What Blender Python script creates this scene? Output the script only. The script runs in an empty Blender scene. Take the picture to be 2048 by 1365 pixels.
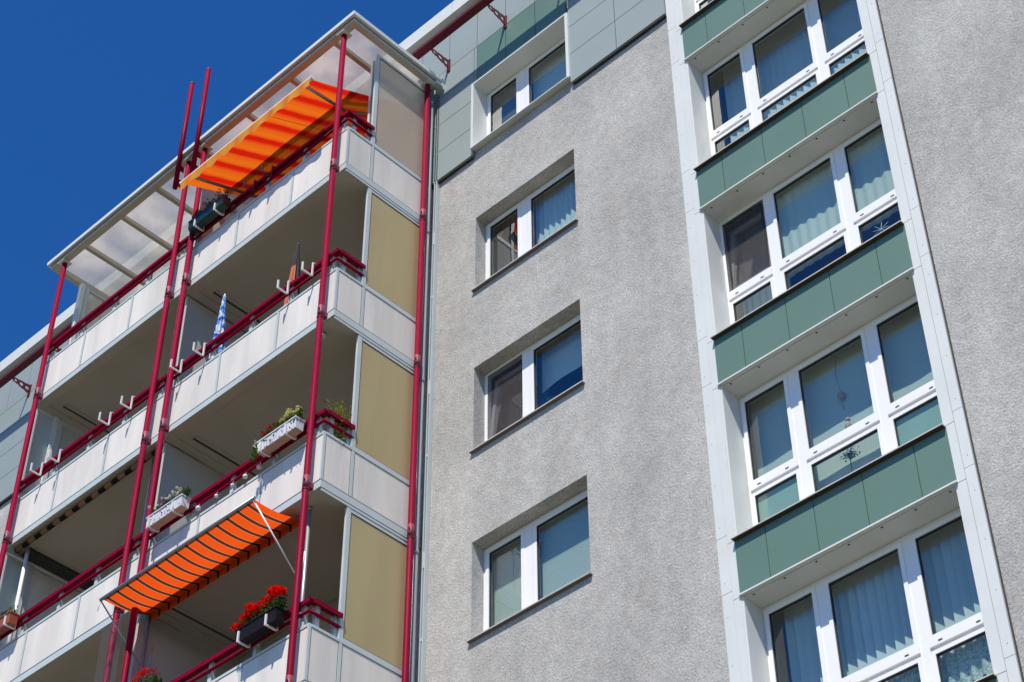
import bpy, bmesh, math, random
from mathutils import Vector, Matrix
random.seed(7)
S = bpy.context.scene
COL = S.collection
rad = math.radians

# ------------------------------------------------------------------ camera
cd = bpy.data.cameras.new('camera'); cam = bpy.data.objects.new('camera', cd); COL.objects.link(cam)
cd.sensor_width = 36; cd.lens = 68.656; cd.clip_start = .1; cd.clip_end = 3000
cam.matrix_world = Matrix(((.72089, .474576, .50507, 13.22389), (.693031, -.488285, -.530364, -13.17327),
                           (-.00508, .732363, -.680895, -15.49187), (0, 0, 0, 1)))
S.camera = cam
# ------------------------------------------------------------------ sky and sun
SUN = Vector((.45, -1.0, 1.75)).normalized()
w = bpy.data.worlds.new('World'); S.world = w; w.use_nodes = True
nt = w.node_tree; bgn = nt.nodes['Background']
sky = nt.nodes.new('ShaderNodeTexSky'); sky.sky_type = 'NISHITA'; sky.sun_disc = False
sky.sun_elevation = math.asin(SUN.z); sky.sun_rotation = math.atan2(SUN.x, SUN.y)
sky.air_density = .8; sky.dust_density = 0; sky.ozone_density = 6.0; sky.altitude = 1500
hsv = nt.nodes.new('ShaderNodeHueSaturation'); hsv.inputs['Saturation'].default_value = 1.235; hsv.inputs['Hue'].default_value = .507; hsv.inputs['Value'].default_value = 1.95
nt.links.new(sky.outputs[0], hsv.inputs['Color']); nt.links.new(hsv.outputs[0], bgn.inputs[0]); bgn.inputs[1].default_value = .08
sd = bpy.data.lights.new('sun', 'SUN'); sd.energy = 5.0; sd.angle = rad(.53); sd.color = (1, .93, .835)
so = bpy.data.objects.new('sun', sd); COL.objects.link(so)
so.rotation_euler = SUN.to_track_quat('Z', 'Y').to_euler()
S.view_settings.view_transform = 'Standard'; S.view_settings.look = 'None'
S.view_settings.exposure = .28; S.view_settings.gamma = 1
S.render.engine = 'CYCLES'
S.cycles.max_bounces = 10; S.cycles.transparent_max_bounces = 16

# ------------------------------------------------------------------ materials
def mat(name, col, rough=.6, metal=0, spec=.5, var=0, vscale=3.0, bump=0, bscale=40, streak=0):
    m = bpy.data.materials.new(name); m.use_nodes = True
    n = m.node_tree.nodes; l = m.node_tree.links; b = n['Principled BSDF']
    b.inputs['Base Color'].default_value = (*col, 1); b.inputs['Roughness'].default_value = rough
    b.inputs['Metallic'].default_value = metal; b.inputs['Specular IOR Level'].default_value = spec
    tc = n.new('ShaderNodeTexCoord')
    if var or streak:
        mx = n.new('ShaderNodeMix'); mx.data_type = 'RGBA'; mx.blend_type = 'MULTIPLY'
        mx.inputs[6].default_value = (*col, 1); mx.inputs[0].default_value = 1
        no = n.new('ShaderNodeTexNoise'); no.inputs['Scale'].default_value = vscale
        no.inputs['Detail'].default_value = 6; no.inputs['Roughness'].default_value = .6
        mp = n.new('ShaderNodeMapping'); l.new(tc.outputs['Object'], mp.inputs[0]); l.new(mp.outputs[0], no.inputs[0])
        if streak: mp.inputs['Scale'].default_value = (1, 1, .12)
        v = max(var, streak)
        r = n.new('ShaderNodeMapRange'); r.inputs[1].default_value = .3; r.inputs[2].default_value = .7
        r.inputs[3].default_value = 1 - v; r.inputs[4].default_value = 1 + v * .35
        l.new(no.outputs[0], r.inputs[0]); l.new(r.outputs[0], mx.inputs[7]); l.new(mx.outputs[2], b.inputs['Base Color'])
    if bump:
        no = n.new('ShaderNodeTexNoise'); no.inputs['Scale'].default_value = bscale; no.inputs['Detail'].default_value = 4
        bp = n.new('ShaderNodeBump'); bp.inputs['Strength'].default_value = bump; bp.inputs['Distance'].default_value = .02
        l.new(tc.outputs['Object'], no.inputs[0]); l.new(no.outputs[0], bp.inputs['Height']); l.new(bp.outputs[0], b.inputs['Normal'])
    return m

def stucco():
    m = bpy.data.materials.new('stucco'); m.use_nodes = True
    n = m.node_tree.nodes; l = m.node_tree.links; b = n['Principled BSDF']; b.inputs['Roughness'].default_value = .95
    b.inputs['Specular IOR Level'].default_value = .15
    tc = n.new('ShaderNodeTexCoord')
    def noise(sc, det, scale=(1, 1, 1), rot=(0, 0, 0)):
        mp = n.new('ShaderNodeMapping'); mp.inputs['Scale'].default_value = scale; mp.inputs['Rotation'].default_value = rot
        no = n.new('ShaderNodeTexNoise'); no.inputs['Scale'].default_value = sc; no.inputs['Detail'].default_value = det
        no.inputs['Roughness'].default_value = .65
        l.new(tc.outputs['Object'], mp.inputs[0]); l.new(mp.outputs[0], no.inputs[0]); return no.outputs[0]
    big = noise(.9, 6, (1, 1, .7)); mid = noise(7, 5, (1, 1, 1), (0, rad(35), 0)); fine = noise(38, 4); stk = noise(1.6, 5, (1, 1, .12))
    def mr(s, lo, hi, a=.3, c=.7):
        r = n.new('ShaderNodeMapRange'); r.inputs[1].default_value = a; r.inputs[2].default_value = c
        r.inputs[3].default_value = lo; r.inputs[4].default_value = hi; l.new(s, r.inputs[0]); return r.outputs[0]
    def mul(a, c):
        q = n.new('ShaderNodeMath'); q.operation = 'MULTIPLY'; l.new(a, q.inputs[0]); l.new(c, q.inputs[1]); return q.outputs[0]
    f = mul(mul(mr(big, .83, 1.12), mr(mid, .84, 1.10)), mul(mr(fine, .66, 1.22), mr(stk, .89, 1.06)))
    hue = n.new('ShaderNodeMix'); hue.data_type = 'RGBA'; hue.inputs[6].default_value = (.456, .457, .425, 1); hue.inputs[7].default_value = (.475, .45, .415, 1)
    l.new(mr(noise(2.2, 5), 0, 1), hue.inputs[0])
    vm = n.new('ShaderNodeVectorMath'); vm.operation = 'SCALE'; l.new(hue.outputs[2], vm.inputs[0]); l.new(f, vm.inputs[3])
    l.new(vm.outputs[0], b.inputs['Base Color'])
    bp = n.new('ShaderNodeBump'); bp.inputs['Strength'].default_value = .6; bp.inputs['Distance'].default_value = .02
    bp2 = n.new('ShaderNodeBump'); bp2.inputs['Strength'].default_value = .16; bp2.inputs['Distance'].default_value = .06
    l.new(fine, bp.inputs['Height']); l.new(mid, bp2.inputs['Height']); l.new(bp2.outputs[0], bp.inputs['Normal']); l.new(bp.outputs[0], b.inputs['Normal'])
    return m

def glass(name, tint, k=1.6):
    m = bpy.data.materials.new(name); m.use_nodes = True
    n = m.node_tree.nodes; l = m.node_tree.links; n.remove(n['Principled BSDF']); out = n['Material Output']
    tr = n.new('ShaderNodeBsdfTransparent'); tr.inputs[0].default_value = (*tint, 1)
    gl = n.new('ShaderNodeBsdfGlossy'); gl.inputs['Roughness'].default_value = .0; gl.inputs[0].default_value = (1, 1, 1, 1)
    tc = n.new('ShaderNodeTexCoord'); no = n.new('ShaderNodeTexNoise'); no.inputs['Scale'].default_value = 1.3
    bp = n.new('ShaderNodeBump'); bp.inputs['Strength'].default_value = .05; bp.inputs['Distance'].default_value = .05
    l.new(tc.outputs['Object'], no.inputs[0]); l.new(no.outputs[0], bp.inputs['Height']); l.new(bp.outputs[0], gl.inputs['Normal'])
    fr = n.new('ShaderNodeFresnel'); fr.inputs[0].default_value = 1.5
    g = n.new('ShaderNodeNewGeometry')
    a = n.new('ShaderNodeMath'); a.operation = 'SUBTRACT'; a.inputs[0].default_value = k; l.new(g.outputs['Backfacing'], a.inputs[1])
    a.use_clamp = False
    c = n.new('ShaderNodeMath'); c.operation = 'MULTIPLY'; l.new(fr.outputs[0], c.inputs[0])
    bk = n.new('ShaderNodeMath'); bk.operation = 'SUBTRACT'; bk.inputs[0].default_value = 1; l.new(g.outputs['Backfacing'], bk.inputs[1])
    kk = n.new('ShaderNodeMath'); kk.operation = 'MULTIPLY'; kk.inputs[1].default_value = k; l.new(bk.outputs[0], kk.inputs[0])
    l.new(kk.outputs[0], c.inputs[1]); c.use_clamp = True
    mx = n.new('ShaderNodeMixShader'); l.new(c.outputs[0], mx.inputs[0]); l.new(tr.outputs[0], mx.inputs[1]); l.new(gl.outputs[0], mx.inputs[2])
    l.new(mx.outputs[0], out.inputs[0]); return m

def cloth(name, colfn, trans=.5, rough=.9, clear=0):
    """thin cloth or plastic sheet: diffuse + translucent; colfn(nodes, links) -> colour socket or tuple"""
    m = bpy.data.materials.new(name); m.use_nodes = True
    n = m.node_tree.nodes; l = m.node_tree.links; n.remove(n['Principled BSDF']); out = n['Material Output']
    d = n.new('ShaderNodeBsdfDiffuse'); t = n.new('ShaderNodeBsdfTranslucent'); mx = n.new('ShaderNodeMixShader'); mx.inputs[0].default_value = trans
    c = colfn(n, l)
    for s in (d, t):
        if isinstance(c, tuple): s.inputs[0].default_value = (*c, 1)
        else: l.new(c, s.inputs[0])
    l.new(d.outputs[0], mx.inputs[1]); l.new(t.outputs[0], mx.inputs[2])
    g = n.new('ShaderNodeBsdfGlossy'); g.inputs['Roughness'].default_value = .35
    m2 = n.new('ShaderNodeMixShader'); m2.inputs[0].default_value = 0 if rough > .8 else .06
    l.new(mx.outputs[0], m2.inputs[1]); l.new(g.outputs[0], m2.inputs[2]); last = m2.outputs[0]
    if clear:
        tp = n.new('ShaderNodeBsdfTransparent'); m3 = n.new('ShaderNodeMixShader'); m3.inputs[0].default_value = clear
        l.new(last, m3.inputs[1]); l.new(tp.outputs[0], m3.inputs[2]); last = m3.outputs[0]
    l.new(last, out.inputs[0])
    return m

def ramp(n, l, src, stops, interp='LINEAR'):
    r = n.new('ShaderNodeValToRGB'); e = r.color_ramp; e.interpolation = interp
    while len(e.elements) < len(stops): e.elements.new(.5)
    for i, (p, c) in enumerate(stops): e.elements[i].position = p; e.elements[i].color = (*c, 1)
    l.new(src, r.inputs[0]); return r.outputs[0]

def xstripe(period, stops, interp='LINEAR', axis=0, wob=0.0):
    def f(n, l):
        tc = n.new('ShaderNodeTexCoord'); sp = n.new('ShaderNodeSeparateXYZ'); l.new(tc.outputs['Object'], sp.inputs[0])
        d = n.new('ShaderNodeMath'); d.operation = 'DIVIDE'; l.new(sp.outputs[axis], d.inputs[0]); d.inputs[1].default_value = period
        s = d.outputs[0]
        if wob:
            no = n.new('ShaderNodeTexNoise'); no.inputs['Scale'].default_value = 3; l.new(tc.outputs['Object'], no.inputs[0])
            q = n.new('ShaderNodeMath'); q.operation = 'MULTIPLY_ADD'; l.new(no.outputs[0], q.inputs[0]); q.inputs[1].default_value = wob; l.new(s, q.inputs[2]); s = q.outputs[0]
        fr = n.new('ShaderNodeMath'); fr.operation = 'FRACT'; l.new(s, fr.inputs[0])
        return ramp(n, l, fr.outputs[0], stops, interp)
    return f

M = {}
M['stucco'] = stucco()
M['panel'] = mat('white_fibre_cement', (.69, .65, .585), .75, streak=.2, vscale=2.6)
M['roof_beige'] = mat('weathered_beige_aluminium', (.50, .47, .38), .6, var=.12, vscale=3)
M['alu'] = mat('pale_aluminium', (.49, .545, .535), .45, var=.08, vscale=2)
M['white_alu'] = mat('white_aluminium', (.63, .65, .615), .5, var=.06, vscale=1.5)
M['seal'] = mat('dark_seal', (.03, .035, .035), .8)
M['red'] = mat('crimson_paint', (.20, .001, .024), .5, spec=.05, var=.10, vscale=6)
M['red_worn'] = mat('crimson_paint_worn', (.21, .012, .04), .55, var=.2, vscale=14)
M['red_dark'] = mat('maroon_paint', (.105, .003, .013), .5, spec=.3)
M['soffit'] = mat('concrete_soffit', (.44, .415, .355), .9, var=.10, vscale=1.1, bump=.05, bscale=20)
M['slot'] = mat('soffit_slot', (.06, .055, .045), .9)
M['clad'] = mat('grey_cladding', (.26, .31, .30), .6, var=.06, vscale=1.0)
M['green'] = mat('green_cladding', (.108, .193, .148), .45, var=.07, vscale=1.2)
M['pvc'] = mat('white_pvc', (.80, .80, .79), .35, var=.02)
M['sill'] = mat('stone_sill', (.50, .475, .44), .8, var=.15, vscale=9)
M['sill_shade'] = mat('dark_brown_painted_shade', (.05, .038, .032), .8)  # dark brown that paints the shade under the bay sills
M['sill_shade_pale'] = mat('brown_painted_shade', (.17, .14, .12), .8)  # paler brown, painted shade under the small window sills
M['metal'] = mat('grey_metal', (.32, .34, .35), .4, metal=.5)
M['white_metal'] = mat('white_coated_steel', (.72, .71, .68), .4)
M['tan'] = mat('tan_screen_sheet', (.43, .345, .175), .3, streak=.12, vscale=2.0)
M['frost'] = cloth('frosted_screen_sheet', lambda n, l: (.76, .71, .58), .55, .5, .28)
def polycarb(n, l):
    tc = n.new('ShaderNodeTexCoord'); no = n.new('ShaderNodeTexNoise'); no.inputs['Scale'].default_value = 1.1; no.inputs['Detail'].default_value = 5
    l.new(tc.outputs['Object'], no.inputs[0])
    return ramp(n, l, no.outputs[0], [(.36, (.42, .44, .44)), (.64, (.84, .79, .70))])
M['poly'] = cloth('polycarbonate_sheet', polycarb, .5, .5, .45)
M['pale_pane'] = mat('pale_green_sheet', (.50, .56, .52), .3)
M['divider'] = mat('off_white_divider', (.46, .445, .41), .8, var=.05)
M['glass'] = glass('window_glass', (.89, .965, .935), 2.2)
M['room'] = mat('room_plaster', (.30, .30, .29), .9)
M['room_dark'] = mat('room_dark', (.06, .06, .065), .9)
M['curtain'] = cloth('white_curtain', lambda n, l: (.80, .82, .82), .35)
M['blind'] = cloth('lilac_blind', lambda n, l: (.76, .77, .82), .25)
M['lace'] = cloth('lace', lambda n, l: ramp(n, l, (lambda t, v: (l.new(t.outputs['Object'], v.inputs[0]), v.inputs['Scale'].__setattr__('default_value', 45), v.outputs[0])[2])(n.new('ShaderNodeTexCoord'), n.new('ShaderNodeTexVoronoi')), [(.3, (.78, .80, .78)), (.75, (.42, .48, .48))]), .3)
M['film'] = cloth('milky_film', lambda n, l: (.50, .62, .58), .4)
M['mesh_dark'] = mat('fly_screen', (.10, .095, .095), .9)
M['fly_mesh'] = cloth('fly_screen_mesh', lambda n, l: (.10, .088, .09), .1, .9, .62)
M['awning_a'] = cloth('red_and_orange_awning_cloth', xstripe(.365, [(0, (.70, .15, .008)), (.34, (.68, .10, .008)), (.52, (.58, .012, .004)), (.72, (.56, .010, .004)), (.86, (.70, .115, .008)), (1, (.70, .15, .008))], wob=.12), .52)
M['valance_a'] = cloth('yellow_orange_valance_cloth', xstripe(.365, [(0, (.92, .46, .07)), (.3, (.93, .42, .08)), (.6, (.9, .27, .05)), (.85, (.92, .42, .08)), (1, (.92, .46, .07))], wob=.6), .5)
ST = [(0, (.76, .085, .008)), (.585, (.55, .33, .18)), (.61, (.085, .026, .012)), (.87, (.55, .33, .18)), (.895, (.76, .085, .008))]
M['awning_b'] = cloth('orange_awning_cloth_brown_stripes', xstripe(.192, ST, 'CONSTANT'), .56)
M['awning_c'] = mat('rolled_cloth', (.4, .2, .08), .9)
M['awning_c'] = cloth('rolled_orange_brown_cloth', xstripe(.30, [(0, (.30, .165, .09)), (.5, (.025, .02, .016))], 'CONSTANT'), .1)
M['leaf'] = cloth('leaf', lambda n, l: ramp(n, l, (lambda t, v: (l.new(t.outputs['Object'], v.inputs[0]), v.inputs['Scale'].__setattr__('default_value', 25), v.outputs[0])[2])(n.new('ShaderNodeTexCoord'), n.new('ShaderNodeTexNoise')), [(.35, (.03, .07, .015)), (.65, (.09, .16, .03))]), .3)
M['leaf_y'] = cloth('yellow_leaf', lambda n, l: (.28, .27, .04), .3)
M['red_petal'] = cloth('red_petal', lambda n, l: (.75, .008, .006), .25)
M['dark_red_petal'] = cloth('dark_red_petal', lambda n, l: (.42, .008, .022), .25)
M['white_petal'] = cloth('white_petal', lambda n, l: (.75, .75, .62), .25)
M['yellow_petal'] = cloth('yellow_petal', lambda n, l: (.75, .70, .25), .25)
M['box_green'] = mat('dark_green_plastic', (.006, .03, .024), .35)
M['box_black'] = mat('black_plastic', (.012, .008, .009), .5, spec=.15)
M['box_white'] = mat('white_plastic', (.66, .64, .66), .45, var=.1, vscale=6)
M['box_terra'] = mat('terracotta_plastic', (.30, .075, .035), .5, var=.12, vscale=8)
M['soil'] = mat('soil', (.03, .02, .015), .95)
M['wood_base'] = mat('weathered_underside', (.48, .33, .25), .8, var=.12, vscale=8)
M['black'] = mat('black_cloth', (.02, .02, .024), .9)
def bluecloth(n, l):
    tc = n.new('ShaderNodeTexCoord'); wv = n.new('ShaderNodeTexNoise'); wv.inputs['Scale'].default_value = 6.5; wv.inputs['Detail'].default_value = 1; wv.inputs['Distortion'].default_value = 1.5
    l.new(tc.outputs['Object'], wv.inputs[0])
    return ramp(n, l, wv.outputs[0], [(.30, (.04, .12, .50)), (.44, (.05, .18, .62)), (.47, (.20, .42, .80)), (.53, (.22, .45, .80)), (.56, (.78, .82, .86)), (.70, (.78, .82, .86)), (.74, (.05, .16, .58))])
M['parasol_blue'] = cloth('blue_white_parasol_cloth', bluecloth, .3)
M['parasol_orange'] = cloth('orange_cloth', lambda n, l: (.72, .25, .14), .35)
M['ground'] = mat('ground', (.105, .098, .052), .95, var=.3, vscale=.15)
M['path'] = mat('path', (.28, .26, .21), .9, var=.1)

# ------------------------------------------------------------------ mesh builder
class MB:
    def __init__(s): s.v = []; s.f = []; s.m = []; s.sm = []
    def quad(s, pts, mi=0, smooth=False):
        b = len(s.v); s.v += [tuple(p) for p in pts]; s.f.append(tuple(range(b, b + len(pts)))); s.m.append(mi); s.sm.append(smooth)
    def box(s, x0, x1, y0, y1, z0, z1, mi=0):
        x0, x1 = min(x0, x1), max(x0, x1); y0, y1 = min(y0, y1), max(y0, y1); z0, z1 = min(z0, z1), max(z0, z1)
        b = len(s.v)
        s.v += [(x0, y0, z0), (x1, y0, z0), (x1, y1, z0), (x0, y1, z0), (x0, y0, z1), (x1, y0, z1), (x1, y1, z1), (x0, y1, z1)]
        for q in ((0, 3, 2, 1), (4, 5, 6, 7), (0, 1, 5, 4), (1, 2, 6, 5), (2, 3, 7, 6), (3, 0, 4, 7)):
            s.f.append(tuple(b + i for i in q)); s.m.append(mi); s.sm.append(False)
        return s
    def hexa(s, P, mi=0):   # eight corners, bottom ring then top ring
        b = len(s.v); s.v += [tuple(p) for p in P]
        for q in ((0, 3, 2, 1), (4, 5, 6, 7), (0, 1, 5, 4), (1, 2, 6, 5), (2, 3, 7, 6), (3, 0, 4, 7)):
            s.f.append(tuple(b + i for i in q)); s.m.append(mi); s.sm.append(False)
        return s
    def tube(s, pts, r, n=10, mi=0, caps=True, smooth=True):
        pts = [Vector(p) for p in pts]; rs = r if isinstance(r, (list, tuple)) else [r] * len(pts)
        rings = []; prev = None
        for i, p in enumerate(pts):
            d = (pts[min(i + 1, len(pts) - 1)] - pts[max(i - 1, 0)]).normalized()
            if prev is None:
                a = Vector((1, 0, 0)) if abs(d.x) < .9 else Vector((0, 0, 1))
                u = d.cross(a).normalized()
            else: u = (prev - d * prev.dot(d)).normalized()
            prev = u; v = d.cross(u)
            b = len(s.v)
            for k in range(n):
                a = 2 * math.pi * k / n; s.v.append(tuple(p + rs[i] * (math.cos(a) * u + math.sin(a) * v)))
            rings.append(b)
        for a, b in zip(rings, rings[1:]):
            for k in range(n):
                s.f.append((a + k, a + (k + 1) % n, b + (k + 1) % n, b + k)); s.m.append(mi); s.sm.append(smooth)
        if caps:
            s.f.append(tuple(rings[0] + k for k in reversed(range(n)))); s.m.append(mi); s.sm.append(False)
            s.f.append(tuple(rings[-1] + k for k in range(n))); s.m.append(mi); s.sm.append(False)
        return s
    def ball(s, c, r, nu=10, nv=6, mi=0, sx=1, sy=1, sz=1):
        b = len(s.v)
        for j in range(nv + 1):
            t = math.pi * j / nv
            for i in range(nu):
                a = 2 * math.pi * i / nu
                s.v.append((c[0] + r * sx * math.sin(t) * math.cos(a), c[1] + r * sy * math.sin(t) * math.sin(a), c[2] + r * sz * math.cos(t)))
        for j in range(nv):
            for i in range(nu):
                s.f.append((b + j * nu + i, b + (j + 1) * nu + i, b + (j + 1) * nu + (i + 1) % nu, b + j * nu + (i + 1) % nu)); s.m.append(mi); s.sm.append(True)
        return s
    def build(s, name, mats, parent=None, bevel=0):
        me = bpy.data.meshes.new(name); me.from_pydata(s.v, [], s.f)
        for m_ in (mats if isinstance(mats, (list, tuple)) else [mats]): me.materials.append(M[m_])
        me.polygons.foreach_set('material_index', s.m); me.polygons.foreach_set('use_smooth', s.sm); me.update()
        o = bpy.data.objects.new(name, me); COL.objects.link(o)
        if parent: o.parent = parent; o.matrix_parent_inverse = parent_inv(parent)
        if bevel:
            bv = o.modifiers.new('bevel', 'BEVEL'); bv.width = bevel; bv.segments = 2; bv.limit_method = 'ANGLE'
        return o
def parent_inv(p): return Matrix.Translation(-Vector(p.location)) if p.type == 'EMPTY' else Matrix.Identity(4)
def tag(o, label, cat, group=None, kind=None):
    if label: o['label'] = label
    if cat: o['category'] = cat
    if group: o['group'] = group
    if kind: o['kind'] = kind
    return o
def thing(name, loc, label, cat, group=None):
    o = bpy.data.objects.new(name, None); o.location = loc; o.empty_display_size = .2; COL.objects.link(o); return tag(o, label, cat, group)
def B(*a): return MB().box(*a)

# ------------------------------------------------------------------ setting
GZ = -17.2
g = MB(); g.quad([(-400, -400, GZ), (400, -400, GZ), (400, 400, GZ), (-400, 400, GZ)])
tag(g.build('ground', 'ground'), None, None, kind='structure')
g = MB(); g.box(-40, 40, -6.0, -3.6, GZ - .05, GZ + .004)
tag(g.build('path', 'path'), None, None, kind='structure')

# ------------------------------------------------------------------ apartment building
H = 2.8
ZST, ZSB = -.6235, -1.3234
BX0, BX1 = 3.836, 6.411
bld = thing('apartment_building', (2, 5, GZ), 'tall grey stucco apartment block with a green panelled window column', 'building')
holes = [(0, 1.844, k * H, k * H + 1.384) for k in (-2, -1, 0, 1, 2)] + [(BX0 + .024, BX1 - .024, ZST + k * H, ZSB + (k + 1) * H) for k in (-2, -1, 0, 1, 2)]
X0, X1, ZT = -22.0, 14.0, 9.02
wall = MB()
xs = sorted({X0, X1} | {h[0] for h in holes} | {h[1] for h in holes}); zs = sorted({GZ, ZT} | {h[2] for h in holes} | {h[3] for h in holes})
for a, b in zip(xs, xs[1:]):
    for c, d in zip(zs, zs[1:]):
        cx, cz = (a + b) / 2, (c + d) / 2
        if any(h[0] < cx < h[1] and h[2] < cz < h[3] for h in holes): continue
        wall.quad([(a, 0, c), (b, 0, c), (b, 0, d), (a, 0, d)])
D = .30
for x0, x1, z0, z1 in holes:
    wall.quad([(x0, 0, z0), (x0, 0, z1), (x0, D, z1), (x0, D, z0)]); wall.quad([(x1, 0, z0), (x1, D, z0), (x1, D, z1), (x1, 0, z1)])
    wall.quad([(x0, 0, z1), (x1, 0, z1), (x1, D, z1), (x0, D, z1)]); wall.quad([(x0, 0, z0), (x0, D, z0), (x1, D, z0), (x1, 0, z0)])
wall.quad([(X0, 0, GZ), (X0, 0, ZT), (X0, 11, ZT), (X0, 11, GZ)]); wall.quad([(X1, 0, GZ), (X1, 11, GZ), (X1, 11, ZT), (X1, 0, ZT)])
wall.quad([(X0, 11, GZ), (X0, 11, ZT), (X1, 11, ZT), (X1, 11, GZ)])
wall.build('stucco_wall', 'stucco', bld)
r = MB(); r.box(X0 - .02, X1 + .02, .02, 11, 8.9, 9.0); r.build('roof', 'seal', bld)
cp = MB()
xx = X0
while xx < X1:
    cp.box(xx, min(xx + 2.4, X1) - .006, -.17, .35, 8.98, 9.27); xx += 2.4
cp.build('parapet_coping', 'white_alu', bld)

# grey cladding of the top storey
YC = -.06
clad = MB(); grn = MB()
G = .006
def panel(x0, x1, z0, z1, mb): mb.box(x0 + G, x1 - G, YC, YC + .03, z0 + G, z1 - G)
rows = [5.466, 6.076, 6.681, 7.286, 7.866]
wx0, wx1 = -.008, 1.862      # top window opening in the cladding
for z0, z1 in zip(rows, rows[1:]):
    for a, b in [(-21.6, -19.4), (-19.4, -17.2), (-17.2, -15.0), (-15.0, -12.8), (-12.8, -10.6), (-10.6, -8.4), (-8.4, -6.2), (-6.2, -4.0), (-4.0, -2.0), (-2.0, wx0)]:
        panel(a, b, z0, z1, clad)
    if z1 <= 7.0:
        panel(wx1 + .02, 2.735, z0, z1, clad); panel(2.735, 3.6, z0, z1, clad)
    else:
        panel(wx1 + .02, 2.735, z0, z1, clad); panel(2.735, 3.6, z0, z1, clad)
for a, b in [(.05, .65), (.65, 1.245), (1.245, 1.845)]: panel(a, b, 7.02, 7.866, grn)
clad.box(wx0 + G, .045, YC, YC + .03, 7.02, 7.861)
x = -21.6
k = 0
xsv = [-1.151 - .604 * i for i in range(34)][::-1] + [-.547, .05, .65, 1.245, 1.845, 2.45, 3.05, 3.6]
for a, b in zip(xsv, xsv[1:]): panel(a, b, 7.866, 8.985, clad)
clad.build('grey_cladding', 'clad', bld)
grn.build('green_cladding', 'green', bld)
t = MB(); t.box(-21.6, wx0 - .04, YC + .008, -.004, 5.440, 5.458); t.box(wx1 + .05, 3.59, YC + .008, -.004, 5.440, 5.458)
t.build('drip_edge', 'seal', bld)
# maroon sunshade blade along the eaves, on perforated brackets
bl = MB(); bl.box(-.84, 3.3, -.565, -.437, 7.975, 8.003); bl.box(-.84, 3.3, -.568, -.560, 7.97, 8.02)
ra = bl.build('sunshade_rail', 'red_dark', bld)
bl = MB(); bl.box(-21, -8.3, -.565, -.437, 7.975, 8.003); bl.box(-21, -8.3, -.568, -.560, 7.97, 8.02)
rb = bl.build('sunshade_rail', 'red_dark', bld)
def bracket(x, par):
    # a tapering perforated web: plate with three holes, drawn as a strip of quads round each hole
    mb = MB(); y0, y1 = -.062, -.44
    def half(y): t_ = (y - y0) / (y1 - y0); return .105 - .065 * t_
    zc = 7.935
    def zmid(y): t_ = (y - y0) / (y1 - y0); return zc + .0 + .04 * t_
    cuts = [-.065, -.19, -.315, -.44]
    N = 14
    for a, b in zip(cuts, cuts[1:]):
        yc = (a + b) / 2; rr = min(half(b), .055) * .72
        ring = []; rect = []
        for i in range(N):
            an = 2 * math.pi * i / N; cy, sz = math.cos(an), math.sin(an)
            ring.append((yc + rr * cy, zmid(yc) + rr * sz))
            hw = abs(b - a) / 2; sc = 1 / max(abs(cy) / hw, abs(sz) / half(yc)); yy = yc + cy * sc
            tt = max(min(sz * sc / half(yc), 1), -1)
            rect.append((yy, zmid(yy) + tt * half(yy)))
        for i in range(N):
            j = (i + 1) % N
            for xo in (-.006, .006):
                mb.quad([(x + xo, *rect[i]), (x + xo, *rect[j]), (x + xo, *ring[j]), (x + xo, *ring[i])])
            mb.quad([(x - .006, *ring[i]), (x + .006, *ring[i]), (x + .006, *ring[j]), (x - .006, *ring[j])])
            mb.quad([(x - .006, *rect[i]), (x - .006, *rect[j]), (x + .006, *rect[j]), (x + .006, *rect[i])])
    mb.box(x - .03, x + .03, YC - .004, YC - .018, 7.77, 8.05)
    mb.build('bracket', 'red_dark', par)
for x in (-.55, .65, 1.85, 3.05): bracket(x, ra)
for i in range(7): bracket(-8.9 - 1.2 * i, rb)
# metal surround of the top window
ts = MB(); ya = YC - .025
ts.box(wx0 - .03, wx0 + .016, ya, .20, 5.59, 6.990); ts.box(wx1 - .025, wx1 + .028, ya, .20, 5.59, 6.990)
ts.box(wx0 - .03, wx1 + .028, ya, .20, 6.992, 7.018); ts.box(wx0, wx1, ya + .01, .198, 6.972, 6.983)
ts.build('window_surround', 'white_alu', bld)

def pleats(mb, x0, x1, y, z0, z1, n, amp, mi=0, scallop=0):
    N = n * 6
    for i in range(N):
        a = i / N; b = (i + 1) / N
        ya_ = y + amp * math.sin(2 * math.pi * n * a) + amp * .5 * math.sin(17 * a + 1); yb_ = y + amp * math.sin(2 * math.pi * n * b) + amp * .5 * math.sin(17 * b + 1)
        za = z0 + scallop * abs(math.sin(math.pi * n * a)); zb = z0 + scallop * abs(math.sin(math.pi * n * b))
        mb.quad([(x0 + (x1 - x0) * a, ya_, za), (x0 + (x1 - x0) * b, yb_, zb), (x0 + (x1 - x0) * b, yb_, z1), (x0 + (x1 - x0) * a, ya_, z1)], mi, True)
def slats_v(mb, x0, x1, y, z0, z1, wd=.10, ang=35):
    n = max(1, int((x1 - x0) / (wd * .88))); st = (x1 - x0) / n; c, s_ = math.cos(rad(ang)), math.sin(rad(ang))
    for i in range(n):
        xc = x0 + st * (i + .5); an = rad(ang + random.uniform(-5, 5)); c, s_ = math.cos(an) * wd / 2, math.sin(an) * wd / 2
        mb.quad([(xc - c, y - s_, z0), (xc + c, y + s_, z0), (xc + c, y + s_, z1), (xc - c, y - s_, z1)])
def slats_h(mb, x0, x1, y, z0, z1, wd=.036, ang=76):
    z = z1; c, s_ = math.cos(rad(ang)) * wd / 2, math.sin(rad(ang)) * wd / 2
    while z > z0:
        mb.quad([(x0, y - c, z - s_), (x1, y - c, z - s_), (x1, y + c, z + s_), (x0, y + c, z + s_)]); z -= wd * .84
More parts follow.
